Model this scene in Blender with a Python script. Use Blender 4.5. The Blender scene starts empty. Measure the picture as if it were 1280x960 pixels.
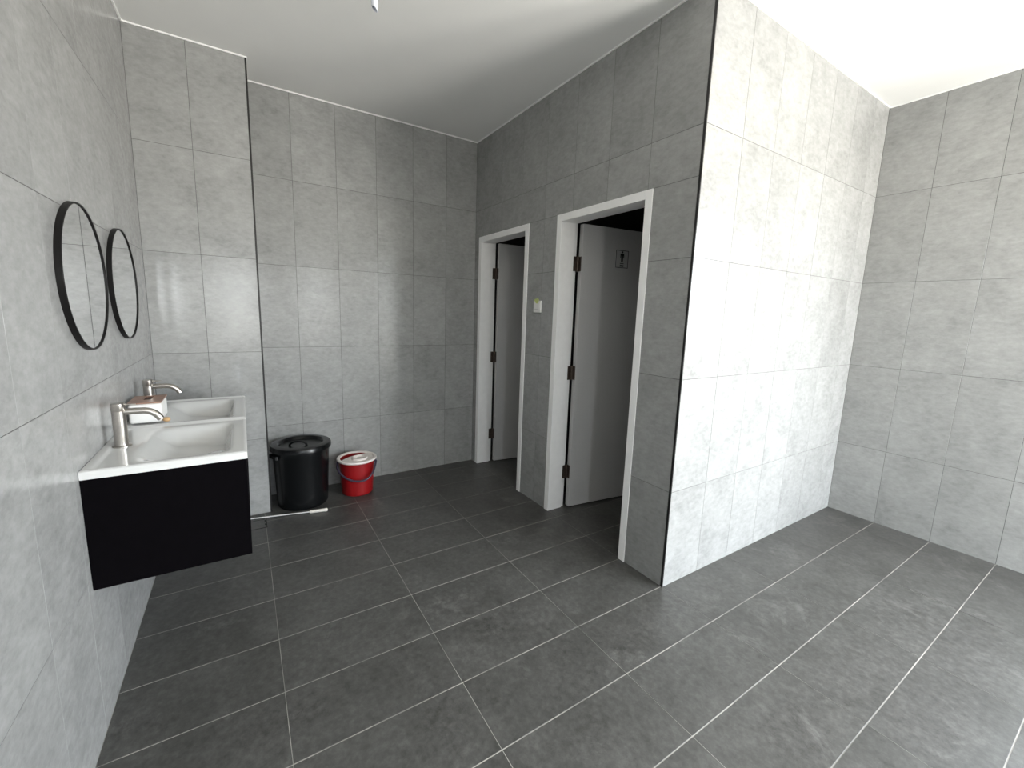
import bpy, bmesh, math, random
from mathutils import Vector, Matrix

random.seed(4)
sc = bpy.context.scene
C = sc.collection

# ------------------------------------------------------------------ camera
F_PX, U0, V0 = 524.78, 633.25, 471.76
CAM = Vector((0.466, 0.0548, 1.4481))
PITCH, ROLL, YAW = 0.1525, 0.031, -0.5624
cd = bpy.data.cameras.new('camera')
cam = bpy.data.objects.new('camera', cd)
C.objects.link(cam)
cz, sz = math.cos(YAW), math.sin(YAW)
fwd, right, up = Vector((-sz, cz, 0)), Vector((cz, sz, 0)), Vector((0, 0, 1))
f2 = fwd * math.cos(PITCH) - up * math.sin(PITCH)
u2 = up * math.cos(PITCH) + fwd * math.sin(PITCH)
r3 = right * math.cos(ROLL) + u2 * math.sin(ROLL)
u3 = u2 * math.cos(ROLL) - right * math.sin(ROLL)
M = Matrix((r3, u3, -f2)).transposed().to_4x4()
M.translation = CAM
cam.matrix_world = M
cd.sensor_width = 36
cd.lens = F_PX / 1280 * 36
cd.shift_x = (640 - U0) / 1280
cd.shift_y = (V0 - 480) / 1280
cd.clip_start = 0.02
sc.camera = cam

# ------------------------------------------------------------------ light
# overcast daylight: bright sky above the horizon, duller sunlit ground below it;
# it enters only through the openings behind and beside the camera
SKY, GROUND = 33.5, 28.0
SKY_COL, GROUND_COL = (0.87, 0.94, 1.0), (1.0, 0.97, 0.90)
w = bpy.data.worlds.new('overcast_sky')
sc.world = w
w.use_nodes = True
wn = w.node_tree
bg = wn.nodes['Background']
g_ = wn.nodes.new('ShaderNodeTexCoord')
sp = wn.nodes.new('ShaderNodeSeparateXYZ')
wn.links.new(g_.outputs['Generated'], sp.inputs[0])
mr_ = wn.nodes.new('ShaderNodeMapRange')
mr_.inputs[1].default_value, mr_.inputs[2].default_value = -0.04, 0.04
wn.links.new(sp.outputs['Z'], mr_.inputs[0])
mxw = wn.nodes.new('ShaderNodeMix')
mxw.data_type = 'RGBA'
mxw.inputs[6].default_value = tuple(c * GROUND for c in GROUND_COL) + (1,)
mxw.inputs[7].default_value = tuple(c * SKY for c in SKY_COL) + (1,)
wn.links.new(mr_.outputs[0], mxw.inputs[0])
wn.links.new(mxw.outputs[2], bg.inputs[0])
bg.inputs[1].default_value = 1.0

REAR = -1.75                      # wall behind the camera
OPEN = [(0.34, 0.53, 0.80, 2.05), (1.60, 1.74, 0.80, 2.05), (3.30, 4.25, 0.0, 2.40)]   # unseen openings in the rear wall, placed and sized for the light (x0, x1, z0, z1)
SIDE = [(-1.65, -0.82, 0.0, 2.3415), (-0.64, -0.04, 1.1415, 2.3415)]   # unseen openings in the right wall, shaped to spread the daylight (y0, y1, z0, z1)


def portal(name, o, loc, rz):
    """guides the sampling of the sky through an opening; adds no light of its own"""
    l = bpy.data.lights.new(name, 'AREA')
    l.shape = 'RECTANGLE'
    l.size = o[1] - o[0]
    l.size_y = o[3] - o[2]
    l.cycles.is_portal = True
    ob = bpy.data.objects.new(name, l)
    C.objects.link(ob)
    ob.location = loc
    ob.rotation_euler = (math.radians(90), 0, rz)
    return ob


mid = lambda a, b: (a + b) / 2
for o_ in OPEN:
    portal('rear_opening_portal', o_, (mid(*o_[:2]), REAR - 0.10, mid(*o_[2:])), 0)
for o_ in SIDE:
    portal('side_opening_portal', o_, (4.3449 + 0.12, mid(*o_[:2]), mid(*o_[2:])), math.radians(90))

vs = sc.view_settings
vs.view_transform = 'Standard'
vs.look = 'None'
vs.exposure = 0.0
vs.gamma = 1.0
vs.use_curve_mapping = False

# ------------------------------------------------------------------ materials


def new_mat(name):
    m = bpy.data.materials.new(name)
    m.use_nodes = True
    nt = m.node_tree
    return m, nt, nt.nodes['Principled BSDF']


def plain(name, col, rough=0.5, metal=0.0, spec=0.5, noise=0.0, nscale=30, bump=0.0, coat=0.0):
    m, nt, b = new_mat(name)
    b.inputs['Roughness'].default_value = rough
    b.inputs['Metallic'].default_value = metal
    b.inputs['Specular IOR Level'].default_value = spec
    b.inputs['Coat Weight'].default_value = coat
    tc = nt.nodes.new('ShaderNodeTexCoord')
    nz = nt.nodes.new('ShaderNodeTexNoise')
    nz.inputs['Scale'].default_value = nscale
    nz.inputs['Detail'].default_value = 4
    nt.links.new(tc.outputs['Object'], nz.inputs['Vector'])
    rp = nt.nodes.new('ShaderNodeValToRGB')
    rp.color_ramp.elements[0].position = 0.3
    rp.color_ramp.elements[1].position = 0.7
    rp.color_ramp.elements[0].color = tuple(c * (1 - noise) for c in col) + (1,)
    rp.color_ramp.elements[1].color = tuple(min(1, c * (1 + noise)) for c in col) + (1,)
    nt.links.new(nz.outputs['Fac'], rp.inputs['Fac'])
    nt.links.new(rp.outputs['Color'], b.inputs['Base Color'])
    if bump:
        bp = nt.nodes.new('ShaderNodeBump')
        bp.inputs['Strength'].default_value = bump
        bp.inputs['Distance'].default_value = 0.002
        nt.links.new(nz.outputs['Fac'], bp.inputs['Height'])
        nt.links.new(bp.outputs['Normal'], b.inputs['Normal'])
    return m


def tile_mat(name, cols, rough, streak, fine, bump=0.15, scuff=0.0, spec=0.5, fscale=24):
    """cement-look porcelain: cloudy patches + fine streaks, shifted per tile"""
    m, nt, b = new_mat(name)
    N, L = nt.nodes.new, nt.links.new
    tc = N('ShaderNodeTexCoord')
    oi = N('ShaderNodeObjectInfo')
    mul = N('ShaderNodeVectorMath'); mul.operation = 'SCALE'
    mul.inputs[3].default_value = 37.0
    comb = N('ShaderNodeCombineXYZ')
    L(oi.outputs['Random'], comb.inputs[0]); L(oi.outputs['Random'], comb.inputs[1]); L(oi.outputs['Random'], comb.inputs[2])
    L(comb.outputs[0], mul.inputs[0])
    add = N('ShaderNodeVectorMath'); add.operation = 'ADD'
    L(tc.outputs['Object'], add.inputs[0]); L(mul.outputs[0], add.inputs[1])
    n1 = N('ShaderNodeTexNoise'); n1.inputs['Scale'].default_value = 5.5
    n1.inputs['Detail'].default_value = 9; n1.inputs['Roughness'].default_value = 0.62
    n1.inputs['Distortion'].default_value = 0.4
    L(add.outputs[0], n1.inputs['Vector'])
    mp = N('ShaderNodeMapping'); mp.inputs['Scale'].default_value = streak
    mp.inputs['Rotation'].default_value = (0.0, 0.22, 0.22)
    L(add.outputs[0], mp.inputs['Vector'])
    n2 = N('ShaderNodeTexNoise'); n2.inputs['Scale'].default_value = fscale
    n2.inputs['Detail'].default_value = 8; n2.inputs['Roughness'].default_value = 0.7
    L(mp.outputs[0], n2.inputs['Vector'])
    mx = N('ShaderNodeMix'); mx.data_type = 'FLOAT'; mx.inputs[0].default_value = fine
    L(n1.outputs['Fac'], mx.inputs[2]); L(n2.outputs['Fac'], mx.inputs[3])
    rp = N('ShaderNodeValToRGB')
    rp.color_ramp.elements[0].position = 0.30; rp.color_ramp.elements[0].color = cols[0] + (1,)
    rp.color_ramp.elements[1].position = 0.70; rp.color_ramp.elements[1].color = cols[2] + (1,)
    e = rp.color_ramp.elements.new(0.5); e.color = cols[1] + (1,)
    L(mx.outputs[0], rp.inputs['Fac'])
    # slight shade difference between tiles
    hv = N('ShaderNodeHueSaturation')
    mr = N('ShaderNodeMapRange'); mr.inputs[3].default_value = 0.955; mr.inputs[4].default_value = 1.045
    L(oi.outputs['Random'], mr.inputs[0]); L(mr.outputs[0], hv.inputs['Value'])
    L(rp.outputs['Color'], hv.inputs['Color'])
    last = hv.outputs['Color']
    if scuff:
        geo = N('ShaderNodeNewGeometry')
        n3 = N('ShaderNodeTexNoise'); n3.inputs['Scale'].default_value = 2.6
        n3.inputs['Detail'].default_value = 7; n3.inputs['Roughness'].default_value = 0.75
        n3.inputs['Distortion'].default_value = 0.5
        L(geo.outputs['Position'], n3.inputs['Vector'])
        r3_ = N('ShaderNodeValToRGB')
        r3_.color_ramp.elements[0].position = 0.58; r3_.color_ramp.elements[0].color = (0, 0, 0, 1)
        r3_.color_ramp.elements[1].position = 0.80; r3_.color_ramp.elements[1].color = (scuff, scuff, scuff, 1)
        L(n3.outputs['Fac'], r3_.inputs['Fac'])
        m2 = N('ShaderNodeMix'); m2.data_type = 'RGBA'
        m2.inputs[7].default_value = (0.33, 0.32, 0.31, 1)
        L(r3_.outputs['Color'], m2.inputs[0]); L(last, m2.inputs[6])
        last = m2.outputs[2]
    L(last, b.inputs['Base Color'])
    rr = N('ShaderNodeMapRange'); rr.inputs[3].default_value = rough - 0.06; rr.inputs[4].default_value = rough + 0.06
    L(n2.outputs['Fac'], rr.inputs[0]); L(rr.outputs[0], b.inputs['Roughness'])
    b.inputs['Specular IOR Level'].default_value = spec
    bp = N('ShaderNodeBump'); bp.inputs['Strength'].default_value = bump; bp.inputs['Distance'].default_value = 0.001
    L(n2.outputs['Fac'], bp.inputs['Height']); L(bp.outputs['Normal'], b.inputs['Normal'])
    return m


MT = {}
MT['wall_tile'] = tile_mat('cement_wall_tile', [(0.215, 0.216, 0.213), (0.297, 0.298, 0.293), (0.370, 0.371, 0.365)], 0.22, (1.0, 1.0, 1.8), 0.55)
MT['floor_tile'] = tile_mat('charcoal_floor_tile', [(0.030, 0.030, 0.026), (0.070, 0.069, 0.065), (0.120, 0.118, 0.112)], 0.43, (1.0, 1.8, 1.0), 0.62, bump=0.45, scuff=0.45, spec=0.55, fscale=38)
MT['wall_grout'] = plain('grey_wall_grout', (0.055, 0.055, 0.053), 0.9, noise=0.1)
MT['floor_grout'] = plain('pale_floor_grout', (0.30, 0.29, 0.27), 0.9, noise=0.45, nscale=5)
MT['ceiling'] = plain('white_ceiling_paint', (0.80, 0.80, 0.785), 0.8, noise=0.012, nscale=4)
MT['caulk'] = plain('white_filler', (0.86, 0.86, 0.85), 0.6, noise=0.02)
MT['black_trim'] = plain('black_edge_strip', (0.012, 0.011, 0.011), 0.4, noise=0.1)
MT['plaster'] = plain('plain_plaster', (0.80, 0.80, 0.78), 0.85, noise=0.03)
MT['frame'] = plain('white_door_frame', (0.88, 0.875, 0.865), 0.42, noise=0.02)
MT['leaf'] = plain('white_laminate', (0.52, 0.515, 0.51), 0.38, noise=0.02, nscale=90)
MT['hinge'] = plain('bronze_hinge', (0.11, 0.085, 0.07), 0.4, metal=0.7, noise=0.15, nscale=80)
MT['cabinet'] = plain('black_cabinet', (0.0024, 0.002, 0.0026), 0.8, noise=0.15, spec=0.02)
MT['ceramic'] = plain('white_ceramic', (0.60, 0.60, 0.59), 0.12, noise=0.01, coat=0.3)
MT['nickel'] = plain('brushed_nickel', (0.50, 0.47, 0.44), 0.28, metal=1.0, noise=0.06, nscale=160)
MT['chrome'] = plain('chrome', (0.72, 0.72, 0.72), 0.12, metal=1.0, noise=0.02)
MT['mirror'] = plain('mirror_glass', (0.90, 0.91, 0.92), 0.012, metal=1.0)
MT['mirror_frame'] = plain('black_metal_frame', (0.006, 0.0055, 0.0055), 0.45, noise=0.1, spec=0.2)
MT['white_plastic'] = plain('white_plastic', (0.80, 0.79, 0.77), 0.4, noise=0.02)
MT['walnut'] = plain('walnut_lid', (0.30, 0.175, 0.125), 0.35, noise=0.25, nscale=22)
MT['slot'] = plain('dark_slot', (0.035, 0.015, 0.01), 0.7, noise=0.2)
MT['tan'] = plain('tan_wood', (0.50, 0.31, 0.15), 0.55, noise=0.15)
MT['bin'] = plain('black_bin_plastic', (0.005, 0.0055, 0.006), 0.27, noise=0.1, spec=0.35)
MT['red'] = plain('red_plastic', (0.27, 0.006, 0.008), 0.36, noise=0.05)
MT['cream'] = plain('cream_plastic', (0.78, 0.72, 0.68), 0.42, noise=0.03)
MT['purple'] = plain('dark_purple_plastic', (0.045, 0.035, 0.06), 0.35, noise=0.1)
MT['steel_pole'] = plain('pale_pole', (0.62, 0.61, 0.60), 0.35, noise=0.05)
MT['grip'] = plain('white_grip', (0.82, 0.78, 0.72), 0.5, noise=0.05)
MT['dark_gap'] = plain('dark_gap', (0.01, 0.01, 0.01), 0.8, noise=0.1)
MT['switch'] = plain('white_switch', (0.80, 0.79, 0.77), 0.35, noise=0.01)
MT['green'] = plain('yellow_green_sticker', (0.52, 0.58, 0.20), 0.5, noise=0.15)
MT['sign_plate'] = plain('clear_grey_sign', (0.50, 0.50, 0.50), 0.25, noise=0.02)
MT['sign_black'] = plain('sign_black', (0.008, 0.008, 0.008), 0.5, noise=0.1)
MT['pipe'] = plain('white_pipe', (0.80, 0.82, 0.90), 0.45, noise=0.02)
MT['pale'] = plain('outside_concrete', (0.5, 0.5, 0.48), 0.9, noise=0.1, nscale=3)

# ------------------------------------------------------------------ helpers


def link(name, me, mat=None, parent=None, smooth=False):
    if mat and not me.materials:
        me.materials.append(MT[mat])
    if smooth:
        for p in me.polygons:
            p.use_smooth = True
    o = bpy.data.objects.new(name, me)
    C.objects.link(o)
    if parent:
        o.parent = parent
    return o


def raw(name, v, f, mat, parent=None, smooth=False):
    me = bpy.data.meshes.new(name)
    me.from_pydata([tuple(a) for a in v], [], f)
    me.update()
    return link(name, me, mat, parent, smooth)


def from_bm(name, bm, mat, parent=None, smooth=False, angle=None):
    bmesh.ops.recalc_face_normals(bm, faces=bm.faces)
    me = bpy.data.meshes.new(name)
    bm.to_mesh(me)
    bm.free()
    o = link(name, me, mat, parent, smooth)
    if angle:
        me.set_sharp_from_angle(angle=math.radians(angle))
    return o


def add_box(bm, x0, x1, y0, y1, z0, z1, bev=0.0, seg=2):
    r = bmesh.ops.create_cube(bm, size=1.0)
    for v in r['verts']:
        v.co = Vector(((x0 + x1) / 2 + v.co.x * (x1 - x0), (y0 + y1) / 2 + v.co.y * (y1 - y0), (z0 + z1) / 2 + v.co.z * (z1 - z0)))
    if bev:
        es = list({e for v in r['verts'] for e in v.link_edges})
        bmesh.ops.bevel(bm, geom=es, offset=bev, segments=seg, affect='EDGES', profile=0.5)


def box(name, x0, x1, y0, y1, z0, z1, mat, parent=None, bev=0.0, seg=2):
    bm = bmesh.new()
    add_box(bm, x0, x1, y0, y1, z0, z1, bev, seg)
    return from_bm(name, bm, mat, parent)


def add_lathe(bm, prof, c=(0, 0, 0), n=40):
    rings = []
    for r, z in prof:
        if r < 1e-6:
            rings.append([bm.verts.new((c[0], c[1], c[2] + z))])
        else:
            rings.append([bm.verts.new((c[0] + r * math.cos(2 * math.pi * k / n), c[1] + r * math.sin(2 * math.pi * k / n), c[2] + z)) for k in range(n)])
    for a, b in zip(rings, rings[1:]):
        for k in range(n):
            k2 = (k + 1) % n
            if len(a) == 1 and len(b) == 1:
                continue
            if len(a) == 1:
                bm.faces.new((a[0], b[k], b[k2]))
            elif len(b) == 1:
                bm.faces.new((a[k], b[0], a[k2]))
            else:
                bm.faces.new((a[k], b[k], b[k2], a[k2]))


def lathe(name, prof, c, mat, parent=None, n=40, angle=35):
    bm = bmesh.new()
    add_lathe(bm, prof, c, n)
    return from_bm(name, bm, mat, parent, True, angle)


def tube(name, pts, r, mat, parent=None, n=16, closed=False):
    pts = [Vector(p) for p in pts]
    rs = r if isinstance(r, (list, tuple)) else [r] * len(pts)
    bm = bmesh.new()
    rings = []
    prev = None
    m = len(pts)
    for i, p in enumerate(pts):
        if closed:
            t = pts[(i + 1) % m] - pts[i - 1]
        else:
            t = pts[min(i + 1, m - 1)] - pts[max(i - 1, 0)]
        t.normalize()
        if prev is None:
            a = t.orthogonal().normalized()
        else:
            a = (prev - t * prev.dot(t)).normalized()
        prev = a
        b = t.cross(a)
        rings.append([bm.verts.new(p + rs[i] * (a * math.cos(2 * math.pi * k / n) + b * math.sin(2 * math.pi * k / n))) for k in range(n)])
    pairs = list(zip(rings, rings[1:]))
    if closed:
        pairs.append((rings[-1], rings[0]))
    for a, b in pairs:
        for k in range(n):
            bm.faces.new((a[k], a[(k + 1) % n], b[(k + 1) % n], b[k]))
    if not closed:
        bm.faces.new(rings[0]); bm.faces.new(rings[-1])
    return from_bm(name, bm, mat, parent, True, 40)


def empty(name, loc=(0, 0, 0)):
    o = bpy.data.objects.new(name, None)
    o.empty_display_size = 0.05
    o.location = loc
    C.objects.link(o)
    return o


def tag(o, label, cat, group=None):
    o['label'] = label
    o['category'] = cat
    if group:
        o['group'] = group
    return o


def struct(o, label, cat):
    o['kind'] = 'structure'
    o['label'] = label
    o['category'] = cat
    return o


def fix(parent, ob):
    """parent keeping the world placement of meshes written in world coordinates"""
    ob.parent = parent
    ob.matrix_parent_inverse = parent.matrix_world.inverted() if parent.type != 'EMPTY' else Matrix.Translation(-parent.location)
    return ob


# ------------------------------------------------------------------ room dimensions (metres)
XD, YE, YB, XR, H = 2.3215, 1.3503, 3.6015, 4.3449, 2.9302
XC, YC = 0.5709, 3.2961
ZR = [0.0, 0.5415, 1.1415, 1.7415, 2.3415, H]      # tile courses
HEAD = 2.112                                        # door head course
DOORS = [(1.621, 2.411), (2.745, 3.530)]            # door frame outer edges along y
TT = 0.009                                          # tile thickness
XCUB = 4.25                                         # far wall of the cubicles
GAP = 0.0019

_cache = {}


def chamfer_mesh(w_, h_, mat, t=TT, c=0.0004):
    key = (round(w_, 4), round(h_, 4), mat, t)
    if key in _cache:
        return _cache[key]
    a, b = w_ / 2, h_ / 2
    v = []
    for (dx, y) in ((c, 0.0), (0.0, c), (0.0, t)):
        v += [(-a + dx, y, -b + dx), (a - dx, y, -b + dx), (a - dx, y, b - dx), (-a + dx, y, b - dx)]
    f = [(0, 1, 2, 3)]
    for k in range(4):
        k2 = (k + 1) % 4
        f.append((k2, k, 4 + k, 4 + k2))
        f.append((4 + k2, 4 + k, 8 + k, 8 + k2))
    f.append((11, 10, 9, 8))
    me = bpy.data.meshes.new('tile')
    me.from_pydata(v, [], f)
    me.update()
    me.materials.append(MT[mat])
    _cache[key] = me
    return me


def wall_tiles(parent, axis, plane, ub, zb, skip=None, gap=GAP):
    """axis '-y': face at y=plane, u=x.  '-x' / '+x': face at x=plane, u=y"""
    rot = {'-y': 0.0, '-x': -math.pi / 2, '+x': math.pi / 2}[axis]
    for u0, u1 in zip(ub, ub[1:]):
        for z0, z1 in zip(zb, zb[1:]):
            segs = [(u0, u1)]
            if skip:
                for s0, s1, sz1, sz0 in skip:
                    if z1 <= sz1 + 1e-4 and z0 >= sz0 - 1e-4:
                        nx = []
                        for a, b in segs:
                            if b <= s0 or a >= s1:
                                nx.append((a, b))
                            else:
                                if a < s0: nx.append((a, s0))
                                if b > s1: nx.append((s1, b))
                        segs = nx
            for a, b in segs:
                if b - a < 0.012:
                    continue
                me = chamfer_mesh(b - a - (0.0008 if axis == '+x' else gap), z1 - z0 - gap, 'wall_tile')
                o = bpy.data.objects.new('tile', me)
                C.objects.link(o)
                o.parent = parent
                uc, zc = (a + b) / 2, (z0 + z1) / 2
                jit = random.uniform(0, 0.0004)
                if axis == '-y':
                    o.location = (uc, plane + jit, zc)
                elif axis == '-x':
                    o.location = (plane + jit, uc, zc)
                else:
                    o.location = (plane - jit, uc, zc)
                o.rotation_euler = (0, 0, rot)


def breaks(lo, hi, ref, step=0.3):
    k0 = math.ceil((lo - ref) / step + 0.02)
    out = [lo]
    k = k0
    while ref + k * step < hi - 0.005:
        if ref + k * step > lo + 0.005:
            out.append(ref + k * step)
        k += 1
    out.append(hi)
    return out


B = 0.0010    # backing (grout) sits this far behind the tile face; tiles are sunk into it

# ------------------------------------------------------------------ floor
fl = box('floor', -0.12, XR + 0.12, REAR - 0.1, YB + 0.1, -0.12, -0.0008, 'floor_grout')
struct(fl, 'dark charcoal rectangular tiled floor with pale grout lines', 'floor')
XA, YL = 0.5274, 1.3588
fx = breaks(0.0, XR, XA, 0.6)
fy = breaks(REAR, YB, YL, 0.3)


def floor_tile(x0, x1, y0, y1):
    gx, gy = (0.0022 if x0 < 1.2 else 0.0013), 0.0038
    if x1 - x0 < 0.012 or y1 - y0 < 0.012:
        return
    me = chamfer_mesh(x1 - x0 - gx, y1 - y0 - gy, 'floor_tile')
    o = bpy.data.objects.new('tile', me)
    C.objects.link(o)
    o.parent = fl
    o.location = ((x0 + x1) / 2, (y0 + y1) / 2, -random.uniform(0, 0.0003))
    o.rotation_euler = (-math.pi / 2, 0, 0)


for x0, x1 in zip(fx, fx[1:]):
    for y0, y1 in zip(fy, fy[1:]):
        if y0 >= YC - 0.001 and x1 <= XC:
            continue
        if y0 < YC < y1 and x1 <= XC:
            floor_tile(x0, x1, y0, YC)
            continue
        floor_tile(x0, x1, y0, y1)

# ------------------------------------------------------------------ walls
wl = struct(box('wall_left', -0.12, -B, REAR, YC, 0, H, 'wall_grout'), 'light grey cement tiled wall behind the mirrors and basins', 'wall')
wall_tiles(wl, '+x', 0.0, breaks(REAR, YC, YC, 0.3), ZR)

wc = struct(box('wall_column', -0.12, XC - B, YC + B, YB + 0.12, 0, H, 'wall_grout'), 'narrow projecting pier of pale grey tiles beside the basins', 'wall')
wall_tiles(wc, '-y', YC, [0.0, 0.2745, XC - 0.006], ZR)
wall_tiles(wc, '+x', XC, [YC + 0.012, YB], ZR)

wb = struct(box('wall_back', XC - B, XD + B, YB + B, YB + 0.12, 0, H, 'wall_grout'), 'grey cement tiled wall behind the black bin and red bucket', 'wall')
wall_tiles(wb, '-y', YB, [XC] + [0.8281 + 0.3 * i for i in range(5)] + [XD], ZR)

WT = 0.14        # door wall thickness
bm = bmesh.new()
ys = [YE + B, DOORS[0][0], DOORS[0][1], DOORS[1][0], DOORS[1][1], YB + 0.12]
for a, b in ((0, 1), (2, 3), (4, 5)):
    add_box(bm, XD + B, XD + WT, ys[a], ys[b], 0, HEAD)
add_box(bm, XD + B, XD + WT, ys[0], ys[5], HEAD, H)
wd = struct(from_bm('wall_door', bm, 'wall_grout'), 'shaded grey tiled wall with the two white framed doorways', 'wall')
wall_tiles(wd, '-x', XD, breaks(YE + 0.012, YB, 3.1575, 0.3), [0, 0.5415, 1.1415, 1.7415, HEAD, 2.3415, H],
           skip=[(d0, d1, HEAD, 0.0) for d0, d1 in DOORS])

ww = struct(box('wall_white', XD + B, XR + B, YE + B, YE + 0.11, 0, H, 'wall_grout'), 'brightly lit tiled wall turning the corner from the doorways', 'wall')
wall_tiles(ww, '-y', YE, [XD + 0.006] + [2.6283 + 0.3 * i for i in range(6)] + [XR], ZR)



def pierced(bm, lo, hi, holes, boxer):
    """wall from lo to hi, floor to ceiling, left open at the holes"""
    cur = lo
    for h0, h1, z0, z1 in sorted(holes):
        if h0 > cur:
            boxer(bm, cur, h0, 0, H)
        boxer(bm, h0, h1, z1, H)
        if z0 > 0:
            boxer(bm, h0, h1, 0, z0)
        cur = h1
    if hi > cur:
        boxer(bm, cur, hi, 0, H)


bm = bmesh.new()
pierced(bm, REAR, YE + 0.11, SIDE, lambda m_, a, b, c, d: add_box(m_, XR + B, XR + 0.12, a, b, c, d))
wr = struct(from_bm('wall_right', bm, 'wall_grout'), 'pale tiled wall meeting the bright wall in the far corner', 'wall')
wall_tiles(wr, '-x', XR, breaks(REAR, YE, 1.0599, 0.3), ZR, skip=[(o_[0], o_[1], o_[3], o_[2]) for o_ in SIDE])

bm = bmesh.new()
pierced(bm, -0.12, XR + 0.12, OPEN, lambda m_, a, b, c, d: add_box(m_, a, b, REAR - 0.1, REAR, c, d))
struct(from_bm('wall_rear', bm, 'plaster'), 'plain white wall behind the viewer with an unseen doorway and two slits added for light', 'wall')

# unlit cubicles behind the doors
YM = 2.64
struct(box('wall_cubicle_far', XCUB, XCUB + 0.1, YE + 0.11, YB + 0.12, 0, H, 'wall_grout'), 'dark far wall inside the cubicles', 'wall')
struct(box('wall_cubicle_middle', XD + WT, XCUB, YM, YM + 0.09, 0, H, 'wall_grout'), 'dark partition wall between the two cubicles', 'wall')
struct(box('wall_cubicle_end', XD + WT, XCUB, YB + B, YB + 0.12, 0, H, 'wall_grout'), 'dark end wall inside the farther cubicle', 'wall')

struct(box('ceiling', -0.12, XR + 0.12, REAR - 0.1, YB + 0.12, H, H + 0.1, 'ceiling'), 'plain white painted flat ceiling', 'ceiling')

# thin white filler line where the walls meet the ceiling
e = 0.007
TR = [
    ('-', 0.0, e, REAR, YC), ('-', 0.0, XC + e, YC - e, YC), ('-', XC, XC + e, YC, YB),
    ('-', XC, XD, YB - e, YB), ('-', XD - e, XD, YE, YB), ('-', XD - e, XR, YE - e, YE), ('-', XR - e, XR, REAR, YE)]
for i, (_, x0, x1, y0, y1) in enumerate(TR):
    o = box('trim_%d' % (i + 1), x0, x1, y0, y1, H - 0.007, H, 'caulk')
    o['kind'] = 'structure'
# black edge strips on the two outer corners
for i, (cx_, cy_, sgn) in enumerate(((XC, YC, 1), (XD, YE, -1))):
    if sgn == 1:
        o = box('trim_%d' % (8 + i), XC - 0.0055, XC + 0.0035, YC - 0.0015, YC + 0.0115, 0, H - 0.007, 'black_trim', bev=0.001, seg=1)
    else:
        o = box('trim_%d' % (8 + i), XD - 0.0015, XD + 0.005, YE - 0.0015, YE + 0.0115, 0, H - 0.007, 'black_trim', bev=0.001, seg=1)
    struct(o, ('slim black edge strip on the corner of the projecting pier', 'slim black edge strip on the corner beside the doorway wall')[i], 'trim')

# ------------------------------------------------------------------ doors
FW = 0.047       # frame face width


def rbox(bm, A, d, n, s0, s1, t0, t1, z0, z1, bev=0.0):
    """box along direction d (s) and normal n (t) from anchor A"""
    r = bmesh.ops.create_cube(bm, size=1.0)
    for v in r['verts']:
        s = s0 + (v.co.x + 0.5) * (s1 - s0)
        t = t0 + (v.co.y + 0.5) * (t1 - t0)
        z = z0 + (v.co.z + 0.5) * (z1 - z0)
        v.co = Vector((A[0] + d[0] * s + n[0] * t, A[1] + d[1] * s + n[1] * t, z))
    if bev:
        es = list({e_ for v in r['verts'] for e_ in v.link_edges})
        bmesh.ops.bevel(bm, geom=es, offset=bev, segments=1, affect='EDGES')


def door(idx, d0, d1, ang, label):
    root = empty('door_%d' % idx, (XD, d1, 0))
    struct(root, label, 'door')
    xf, xs_, xb = XD - 0.004, XD + 0.125, XD + 0.152
    # jambs and head, each with the deep stop and the rebate step behind it
    def jamb(nm, pieces):
        bm_ = bmesh.new()
        for p_ in pieces:
            add_box(bm_, *p_, bev=0.0012, seg=1)
        fix(root, from_bm(nm, bm_, 'frame'))
    jamb('jamb', [(xf, xs_, d1 - FW, d1, 0, HEAD), (xs_ - 0.01, xb, d1 - FW + 0.011, d1, 0, HEAD)])
    jamb('jamb', [(xf, xs_, d0, d0 + FW, 0, HEAD), (xs_ - 0.01, xb, d0, d0 + FW - 0.011, 0, HEAD)])
    jamb('head', [(xf, xs_, d0 + FW, d1 - FW, HEAD - FW, HEAD), (xs_ - 0.01, xb, d0 + FW - 0.011, d1 - FW + 0.011, HEAD - FW + 0.011, HEAD)])
    # leaf, hinged on the far jamb and opened inwards
    dr = (math.cos(ang), -math.sin(ang))
    nb = (math.sin(ang), math.cos(ang))
    A = (XD + 0.1665, d1 - FW - 0.032)
    wl_ = (d1 - d0) - 2 * FW + 0.012
    bm_ = bmesh.new()
    rbox(bm_, A, dr, nb, 0, wl_, 0, 0.040, 0.010, 2.068, 0.0015)
    leaf = fix(root, from_bm('leaf', bm_, 'leaf'))
    hx, hy = A[0] - 0.013, A[1] + 0.030
    for zc in (1.80, 1.032, 0.282):
        bm_ = bmesh.new()
        rbox(bm_, (hx, hy), (1, 0), (0, 1), -0.036, -0.004, -0.0015, 0.0015, zc - 0.05, zc + 0.05)      # jamb plate
        rbox(bm_, (A[0] - 0.0022, A[1] + 0.001), nb, (-dr[0], -dr[1]), 0.002, 0.033, -0.0005, 0.002, zc - 0.05, zc + 0.05)   # leaf plate
        add_lathe(bm_, [(0, -0.052), (0.0062, -0.052), (0.0062, 0.052), (0, 0.052)], (hx + 0.002, hy - 0.002, zc), 12)
        h_ = from_bm('hinge', bm_, 'hinge')
        h_.parent = leaf
    return root, A, dr, nb


ANG = math.atan2(0.118, 0.993)
_, LA, LD, LN = door(1, DOORS[0][0], DOORS[0][1], ANG, 'white door opened into the dark, with the pictogram sign on it')
door(2, DOORS[1][0], DOORS[1][1], math.atan2(0.10, 0.995), 'white plain door opened into the dark, beside the tiled corner')

# restroom sign on the nearer leaf
sg = empty('restroom_sign', (LA[0] + LD[0] * 0.35, LA[1] + LD[1] * 0.35, 1.80))
tag(sg, 'small square toilet sign with a black standing figure on the open door', 'sign')


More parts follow.
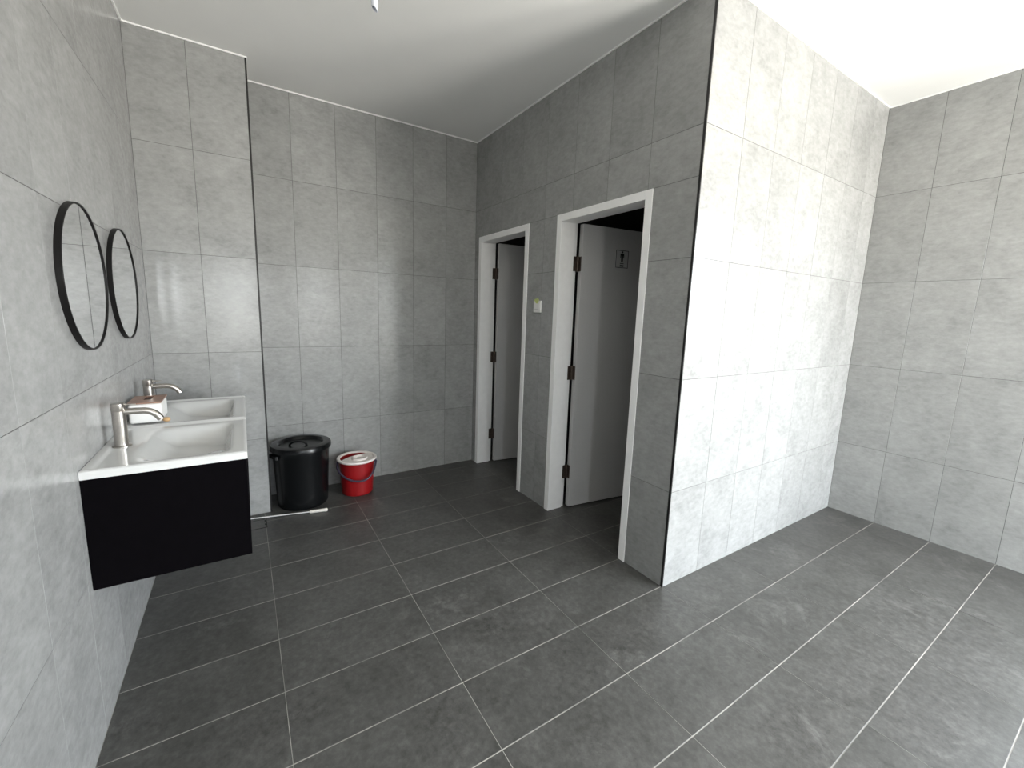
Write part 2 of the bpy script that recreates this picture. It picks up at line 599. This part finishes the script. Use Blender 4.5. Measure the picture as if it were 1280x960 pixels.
def on_leaf(nm, s0, s1, t0, t1, z0, z1, mat):
    bm_ = bmesh.new()
    rbox(bm_, LA, LD, LN, s0, s1, t0, t1, z0, z1)
    return fix(sg, from_bm(nm, bm_, mat))


SC = 0.348      # centre of the sign along the leaf
on_leaf('plate', SC - 0.057, SC + 0.057, -0.0035, 0.0, 1.797, 1.921, 'sign_plate')
bm = bmesh.new()
for s0, s1, z0, z1 in ((-0.057, 0.057, 1.917, 1.921), (-0.057, 0.057, 1.797, 1.801), (-0.057, -0.053, 1.801, 1.917), (0.053, 0.057, 1.801, 1.917)):
    rbox(bm, LA, LD, LN, SC + s0, SC + s1, -0.0045, -0.003, z0, z1)
fix(sg, from_bm('border', bm, 'sign_black'))
bm = bmesh.new()
# figure: head disc, torso, arms, legs as one flat relief
cs = []
for k in range(16):
    a = 2 * math.pi * k / 16
    cs.append((0.0072 * math.cos(a), 1.9075 + 0.0072 * math.sin(a)))
outl = [(-0.0165, 1.897), (0.0165, 1.897), (0.0175, 1.868), (0.0125, 1.868), (0.0115, 1.884), (0.0095, 1.884), (0.0085, 1.838), (0.0012, 1.838),
        (0.0010, 1.862), (-0.0010, 1.862), (-0.0012, 1.838), (-0.0085, 1.838), (-0.0095, 1.884), (-0.0115, 1.884), (-0.0125, 1.868), (-0.0175, 1.868)]
for pl in (cs, outl):
    vs_ = [bm.verts.new((LA[0] + LD[0] * (SC + s) - LN[0] * 0.0045, LA[1] + LD[1] * (SC + s) - LN[1] * 0.0045, z)) for s, z in pl]
    f_ = bm.faces.new(vs_)
    ex = bmesh.ops.extrude_face_region(bm, geom=[f_])
    for v in [g_ for g_ in ex['geom'] if isinstance(g_, bmesh.types.BMVert)]:
        v.co += Vector((LN[0] * 0.0012, LN[1] * 0.0012, 0))
bmesh.ops.triangulate(bm, faces=bm.faces)
fix(sg, from_bm('figure', bm, 'sign_black'))
bm = bmesh.new()
rbox(bm, LA, LD, LN, SC - 0.017, SC + 0.017, -0.0045, -0.003, 1.8255, 1.8305)
rbox(bm, LA, LD, LN, SC - 0.017, SC + 0.017, -0.0045, -0.003, 1.806, 1.8175)
fix(sg, from_bm('caption', bm, 'sign_black'))

# ------------------------------------------------------------------ wash basins
ZT, ZD = 0.911, 0.882
DX = 0.455
UNITS = [(1.832, 2.398), (2.406, 2.982)]


def sstep(a, b, x):
    t = max(0.0, min(1.0, (x - a) / (b - a)))
    return t * t * (3 - 2 * t)


def basin(y0, y1, label):
    L_ = y1 - y0
    root = empty('sink_basin', (0.2, (y0 + y1) / 2, ZD))
    tag(root, label, 'sink', 'white ceramic basins on the black wall cabinets')
    nx, ny = 72, 84
    bm_ = bmesh.new()
    grid = []
    for i in range(nx + 1):
        col = []
        for j in range(ny + 1):
            x, y = DX * i / nx, L_ * j / ny
            edge = min(y, L_ - y, DX - x)
            ww_ = sstep(0.020, 0.034, x)                # raised lip along the wall
            deck = 0.0015 * (sstep(0.006, 0.022, edge)) + 0.005 * ww_ * sstep(0.004, 0.02, min(y, L_ - y))
            bx = (0.82 * sstep(0.105, 0.215, x) + 0.18 * sstep(0.2, 0.36, x)) * (1 - sstep(0.368, 0.408, x))
            by = sstep(0.04, 0.16, y) * (1 - sstep(L_ - 0.15, L_ - 0.05, y))
            z = ZT - deck - 0.075 * bx * by
            # softened outer arris
            z -= 0.004 * (1 - sstep(0.0, 0.006, min(edge, x + 0.004)))
            col.append(bm_.verts.new((x + 0.001, y0 + y, z)))
        grid.append(col)
    for i in range(nx):
        for j in range(ny):
            bm_.faces.new((grid[i][j], grid[i + 1][j], grid[i + 1][j + 1], grid[i][j + 1]))
    loop = [grid[i][0] for i in range(nx)] + [grid[nx][j] for j in range(ny)] + [grid[i][ny] for i in range(nx, 0, -1)] + [grid[0][j] for j in range(ny, 0, -1)]
    low = [bm_.verts.new((v.co.x, v.co.y, ZD)) for v in loop]
    n_ = len(loop)
    for k in range(n_):
        bm_.faces.new((loop[k], low[k], low[(k + 1) % n_], loop[(k + 1) % n_]))
    o = from_bm('basin', bm_, 'ceramic', None, True, 50)
    fix(root, o)
    # waste in the bowl
    zb = ZT - 0.0065 - 0.0745
    wst = lathe('waste', [(0, 0.004), (0.020, 0.004), (0.022, 0.002), (0.030, 0.003), (0.031, 0.0), (0, 0.0)], (0.345, (y0 + y1) / 2, zb + 0.0005), 'chrome', n=28)
    fix(root, wst)
    return root


def cabinet(y0, y1, label):
    root = empty('vanity_cabinet', (0.22, (y0 + y1) / 2, 0.499))
    tag(root, label, 'cabinet', 'black wall cabinets under the basins')
    z0, z1 = 0.499, ZD - 0.0005
    yy0, yy1 = y0 + 0.002, y1 - 0.002
    xf = DX - 0.004
    for nm, a in (('side_panel', (0.001, xf, yy0, yy0 + 0.016, z0, z1)), ('side_panel', (0.001, xf, yy1 - 0.016, yy1, z0, z1)),
                  ('bottom_panel', (0.001, xf - 0.019, yy0 + 0.016, yy1 - 0.016, z0, z0 + 0.016)),
                  ('drawer_front', (xf - 0.018, xf, yy0 + 0.0175, yy1 - 0.0175, z0 + 0.0015, z1 - 0.028)),
                  ('back_rail', (0.001, 0.017, yy0 + 0.016, yy1 - 0.016, z0 + 0.1, z0 + 0.2))):
        fix(root, box(nm, *a, 'cabinet', bev=0.0008, seg=1))
    return root


cabinet(*UNITS[0], 'black wall-hung cabinet under the basin with the bare near end')
cabinet(*UNITS[1], 'black wall-hung cabinet under the basin next to the pier')
basin(*UNITS[0], 'white ceramic basin at the open end of the row, by the tissue box')
basin(*UNITS[1], 'white ceramic basin next to the tiled pier')


def faucet(yc, xc, label):
    zb = ZT - 0.0064
    root = empty('basin_faucet', (xc, yc, zb))
    tag(root, label, 'faucet', 'brushed nickel basin taps')
    fix(root, lathe('flange', [(0, 0), (0.029, 0), (0.029, 0.004), (0.026, 0.006), (0.0, 0.006)], (xc, yc, zb), 'nickel', n=32))
    fix(root, lathe('body', [(0, 0.005), (0.0205, 0.005), (0.0205, 0.134), (0.0198, 0.1345), (0.0198, 0.1358), (0, 0.1358)], (xc, yc, zb), 'nickel', n=32))
    fix(root, lathe('cap', [(0, 0.136), (0.0207, 0.136), (0.0212, 0.137), (0.0212, 0.164), (0.0195, 0.166), (0, 0.166)], (xc, yc, zb), 'nickel', n=32))
    zs = zb + 0.131
    pts = [(xc + 0.012, yc, zs), (xc + 0.045, yc, zs + 0.0015), (xc + 0.068, yc, zs + 0.0005)]
    # arc down to the outlet
    cxx, czz, R_ = xc + 0.068, zs - 0.056, 0.0565
    for k in range(1, 9):
        a = math.radians(90 - k * 7.6)
        pts.append((cxx + R_ * math.cos(a), yc, czz + R_ * math.sin(a)))
    a = math.radians(90 - 8 * 7.6)
    tx, tz = math.sin(a), -math.cos(a)
    lx, _, lz = pts[-1]
    pts.append((lx + 0.010 * tx, yc, lz + 0.010 * tz))
    fix(root, tube('spout', pts, 0.0122, 'nickel', n=20))
    fix(root, tube('lever', [(xc + 0.017, yc, zb + 0.1595), (xc + 0.051, yc, zb + 0.1575)], 0.0026, 'nickel', n=12))
    return root


faucet(2.118, 0.055, 'brushed nickel tap on the basin at the open end of the row')
faucet(2.700, 0.058, 'brushed nickel tap on the basin next to the pier')

# ------------------------------------------------------------------ mirrors


def mirror(yc, zc, R_, label):
    root = empty('wall_mirror', (0.0, yc, zc))
    tag(root, label, 'mirror', 'round black-framed mirrors on the left wall')
    n_ = 96
    dpt, lip = 0.0175, 0.0055
    prof = [(R_, 0.0), (R_, dpt - 0.001), (R_ - 0.001, dpt), (R_ - lip + 0.001, dpt), (R_ - lip, dpt - 0.001), (R_ - lip, dpt - 0.006), (R_ - lip, 0.0)]
    bm_ = bmesh.new()
    rings = []
    for k in range(n_):
        a = 2 * math.pi * k / n_
        rings.append([bm_.verts.new((x + 0.0003, yc + r * math.cos(a), zc + r * math.sin(a))) for r, x in prof])
    m_ = len(prof)
    for k in range(n_):
        for q in range(m_):
            bm_.faces.new((rings[k][q], rings[(k + 1) % n_][q], rings[(k + 1) % n_][(q + 1) % m_], rings[k][(q + 1) % m_]))
    fix(root, from_bm('frame', bm_, 'mirror_frame', None, True, 40))
    bm_ = bmesh.new()
    vv = [bm_.verts.new((dpt - 0.004, yc + (R_ - lip) * math.cos(2 * math.pi * k / n_), zc + (R_ - lip) * math.sin(2 * math.pi * k / n_))) for k in range(n_)]
    vb = [bm_.verts.new((dpt - 0.009, v.co.y, v.co.z)) for v in vv]
    bm_.faces.new(vv); bm_.faces.new(vb[::-1])
    for k in range(n_):
        bm_.faces.new((vv[k], vb[k], vb[(k + 1) % n_], vv[(k + 1) % n_]))
    fix(root, from_bm('glass', bm_, 'mirror'))
    return root


mirror(2.110, 1.523, 0.25, 'round black-framed mirror above the basin at the open end of the row')
mirror(2.700, 1.523, 0.25, 'round black-framed mirror above the basin next to the pier')

# ------------------------------------------------------------------ tissue box and tan piece
zt = ZT + 0.0002
tb = empty('tissue_box', (0.08, 2.535, zt))
tag(tb, 'white tissue box with a walnut lid and dark slot between the basins', 'tissue box')
fix(tb, box('body', 0.020, 0.135, 2.445, 2.622, zt, zt + 0.088, 'white_plastic', bev=0.012, seg=4))
bm = bmesh.new()
bx0, bx1, by0, by1, bz0, bz1 = 0.0185, 0.1365, 2.4435, 2.6235, zt + 0.0885, zt + 0.0945
sx0, sx1, sy0, sy1 = 0.062, 0.092, 2.515, 2.605
for a in ((bx0, sx0, by0, by1), (sx1, bx1, by0, by1), (sx0, sx1, by0, sy0), (sx0, sx1, sy1, by1)):
    add_box(bm, *a, bz0, bz1)
fix(tb, from_bm('lid', bm, 'walnut'))
fix(tb, box('slot', sx0 - 0.001, sx1 + 0.001, sy0 - 0.001, sy1 + 0.001, zt + 0.0865, bz0 + 0.001, 'slot'))
bm = bmesh.new()
add_lathe(bm, [(0, 0), (0.009, 0.001), (0.014, 0.006), (0.014, 0.012), (0.010, 0.019), (0, 0.020)], (0.150, 2.448, zt), 20)
tag(from_bm('wooden_knob', bm, 'tan', None, True), 'small tan wooden knob lying against the white tissue box', 'knob')

# ------------------------------------------------------------------ black bin
bc = (0.786, 3.376, 0.0)
tbn = empty('trash_bin', bc)
tag(tbn, 'tall black plastic bin with a round lid in the tiled recess', 'bin')
fix(tbn, lathe('body', [(0, 0.002), (0.166, 0.002), (0.170, 0.008), (0.172, 0.03), (0.188, 0.395), (0.190, 0.40), (0.190, 0.43), (0.186, 0.432), (0.184, 0.40), (0.168, 0.012), (0, 0.012)], bc, 'bin', n=64))
# side ears below the rim
for a in (0.35, math.pi + 0.35):
    bm = bmesh.new()
    ca, sa = math.cos(a), math.sin(a)
    rbox(bm, (bc[0], bc[1]), (ca, sa), (-sa, ca), 0.186, 0.2035, -0.045, 0.045, 0.385, 0.402, 0.004)
    fix(tbn, from_bm('ear', bm, 'bin'))
lid = fix(tbn, lathe('lid', [(0, 0.440), (0.125, 0.440), (0.140, 0.444), (0.148, 0.460), (0.156, 0.466), (0.176, 0.466), (0.198, 0.461), (0.204, 0.452), (0.204, 0.428), (0.201, 0.426), (0.193, 0.434), (0.12, 0.432), (0, 0.432)], bc, 'bin', n=64))
pts = []
for k in range(13):
    t = math.pi * k / 12
    pts.append((bc[0] - 0.055 * math.cos(t) - 0.02, bc[1] + 0.015 * math.cos(t), 0.440 + 0.030 * math.sin(t)))
h = tube('lid_handle', pts, 0.008, 'bin', n=12)
h.parent = lid

# ------------------------------------------------------------------ red bucket
kc = (1.178, 3.372, 0.0)
bk = empty('bucket', kc)
tag(bk, 'red plastic bucket with a cream lid and dark purple handle', 'bucket')
fix(bk, lathe('body', [(0, 0.003), (0.112, 0.003), (0.116, 0.008), (0.117, 0.02), (0.128, 0.20), (0.131, 0.262), (0.137, 0.266), (0.137, 0.276), (0.129, 0.276), (0.126, 0.20), (0.114, 0.012), (0, 0.012)], kc, 'red', n=56))
fix(bk, lathe('rim', [(0.132, 0.272), (0.146, 0.270), (0.150, 0.276), (0.149, 0.284), (0.142, 0.288), (0.128, 0.286), (0.124, 0.278), (0.132, 0.272)], kc, 'cream', n=56))
# lid plate covering all but a crescent at the far side
bm = bmesh.new()
n_ = 48
top = []
cut = 0.035
rl = 0.126
dirv = (-0.42, 0.91)                               # towards the crescent
perp = (-dirv[1], dirv[0])
half = math.acos(cut / rl)
outer = [(-rl * math.cos(t), rl * math.sin(t)) for t in [(-math.pi + half) + (2 * math.pi - 2 * half) * k / n_ for k in range(n_ + 1)]]
inner = []
m0, m1 = outer[-1], outer[0]
for k in range(1, 16):
    t = k / 16
    inner.append((m0[0] + (m1[0] - m0[0]) * t + 0.028 * math.sin(math.pi * t), m0[1] + (m1[1] - m0[1]) * t))
loopp = [(kc[0] + dirv[0] * a + perp[0] * b, kc[1] + dirv[1] * a + perp[1] * b) for a, b in outer + inner]
vb = [bm.verts.new((x, y, 0.272)) for x, y in loopp]
vt = [bm.verts.new((x, y, 0.277)) for x, y in loopp]
bm.faces.new(vt); bm.faces.new(vb[::-1])
for k in range(len(vb)):
    bm.faces.new((vb[k], vb[(k + 1) % len(vb)], vt[(k + 1) % len(vb)], vt[k]))
bmesh.ops.triangulate(bm, faces=bm.faces)
pl = fix(bk, from_bm('lid_plate', bm, 'cream'))
dsc = lathe('lid_knob', [(0, 0.280), (0.036, 0.280), (0.046, 0.291), (0.056, 0.291), (0.061, 0.285), (0.062, 0.277), (0, 0.277)], (kc[0] + 0.018, kc[1] - 0.022, 0), 'cream', n=36)
dsc.parent = pl
# drooping handle
pts = []
ax = Vector((0.93, -0.37, 0)).normalized()
fn = Vector((-0.37, -0.93, 0)).normalized()
for k in range(25):
    t = math.pi * k / 24
    q = Vector(kc) + ax * (-0.146 * math.cos(t)) + fn * (0.150 * math.sin(t) ** 0.8) + ax * (0.035 * math.sin(t) ** 2) + Vector((0, 0, 0.252 - 0.112 * math.sin(t)))
    pts.append(q)
fix(bk, tube('handle', pts, 0.0078, 'purple', n=12))
for s in (-1, 1):
    q = Vector(kc) + ax * (0.139 * s) + Vector((0, 0, 0.252))
    bm = bmesh.new()
    add_box(bm, q.x - 0.009, q.x + 0.009, q.y - 0.009, q.y + 0.009, q.z - 0.012, q.z + 0.012, 0.004, 2)
    fix(bk, from_bm('handle_lug', bm, 'purple'))

# ------------------------------------------------------------------ pole on the floor
po = empty('pole', (0.91, 3.135, 0.0))
tag(po, 'thin pale pole with a white grip lying on the floor by the bin', 'pole')
P0, P1, P2 = Vector((0.20, 3.278, 0.0095)), Vector((0.800, 3.148, 0.0095)), Vector((0.914, 3.122, 0.0125))
fix(po, tube('shaft', [P0, P1 + (P2 - P1) * 0.2], 0.0045, 'steel_pole', n=14))
dv = (P2 - P1)
fix(po, tube('grip', [P1, P1 + dv * 0.02, P1 + dv * 0.80, P1 + dv * 0.86, P1 + dv * 0.95, P2], [0.0095, 0.0108, 0.0112, 0.0125, 0.0125, 0.007], 'grip', n=18))

# ------------------------------------------------------------------ floor drain
dn = empty('floor_drain', (0.47, 3.13, 0.0))
tag(dn, 'small square tile-topped floor drain at the foot of the pier', 'drain')
x0, x1, y0, y1 = 0.408, 0.534, 3.066, 3.196
bm = bmesh.new()
t_ = 0.004
for a in ((x0, x1, y0, y0 + t_), (x0, x1, y1 - t_, y1), (x0, x0 + t_, y0 + t_, y1 - t_), (x1 - t_, x1, y0 + t_, y1 - t_)):
    add_box(bm, *a, 0.0002, 0.0018)
fix(dn, from_bm('frame', bm, 'dark_gap'))
fix(dn, box('cover', x0 + 0.006, x1 - 0.006, y0 + 0.006, y1 - 0.006, 0.0002, 0.0024, 'floor_tile', bev=0.0005, seg=1))
for yq in (y0 + 0.035, y0 + 0.088):
    fix(dn, box('lifting_slot', x1 - 0.013, x1 - 0.001, yq, yq + 0.022, 0.0018, 0.003, 'dark_gap'))

# ------------------------------------------------------------------ switch
sw = empty('light_switch', (XD, 2.595, 1.46))
tag(sw, 'white wall switch with a green sticker between the two doorways', 'switch')
s0, s1, z0, z1 = 2.551, 2.640, 1.458, 1.543
fix(sw, box('plate', XD - 0.009, XD, s0, s1, z0, z1, 'switch', bev=0.002, seg=2))
fix(sw, box('rocker', XD - 0.0125, XD - 0.0085, s0 + 0.016, s1 - 0.014, z0 + 0.026, z1 - 0.016, 'switch', bev=0.001, seg=1))
fix(sw, box('rocker_gap_line', XD - 0.0096, XD - 0.0086, s0 + 0.024, s1 - 0.016, z0 + 0.0185, z0 + 0.0215, 'sign_black'))  # dark strip standing in for the shaded gap under the rocker
bm = bmesh.new()
vs_ = [(2.575 + 0.004, 1.528), (2.592, 1.522), (2.606, 1.526), (2.615, 1.536), (2.626, 1.545), (2.628, 1.552), (2.612, 1.556), (2.590, 1.560), (2.572, 1.556), (2.568, 1.546)]
a_ = [bm.verts.new((XD - 0.0128, y, z)) for y, z in vs_]
b_ = [bm.verts.new((XD - 0.0136, y, z)) for y, z in vs_]
bm.faces.new(a_); bm.faces.new(b_[::-1])
for k in range(len(a_)):
    bm.faces.new((a_[k], a_[(k + 1) % len(a_)], b_[(k + 1) % len(a_)], b_[k]))
fix(sw, from_bm('sticker', bm, 'green'))

# ------------------------------------------------------------------ stub hanging from the ceiling
pp = empty('ceiling_pipe_stub', (1.052, 2.2, H))
tag(pp, 'short white pipe stub hanging from the ceiling', 'pipe')
bm = bmesh.new()
n_, r_ = 24, 0.0145
ring = lambda z, s, r: [bm.verts.new((1.052 + r * math.cos(2 * math.pi * k / n_), 2.2 + r * math.sin(2 * math.pi * k / n_), z - s * r * math.cos(2 * math.pi * k / n_))) for k in range(n_)]
rs_ = [ring(H - 0.004, 0, r_), ring(2.790, 0.7, r_), ring(2.787, 0.7, r_ - 0.003), ring(2.85, 0, r_ - 0.003)]
for a, b in zip(rs_, rs_[1:]):
    for k in range(n_):
        bm.faces.new((a[k], a[(k + 1) % n_], b[(k + 1) % n_], b[k]))
bm.faces.new(rs_[0]); bm.faces.new(rs_[-1])
fix(pp, from_bm('tube', bm, 'pipe', None, True, 40))
fix(pp, lathe('rose', [(0, 0), (0.032, 0), (0.032, -0.004), (0.028, -0.008), (0.015, -0.008), (0, -0.008)], (1.052, 2.2, H), 'pipe', n=32))
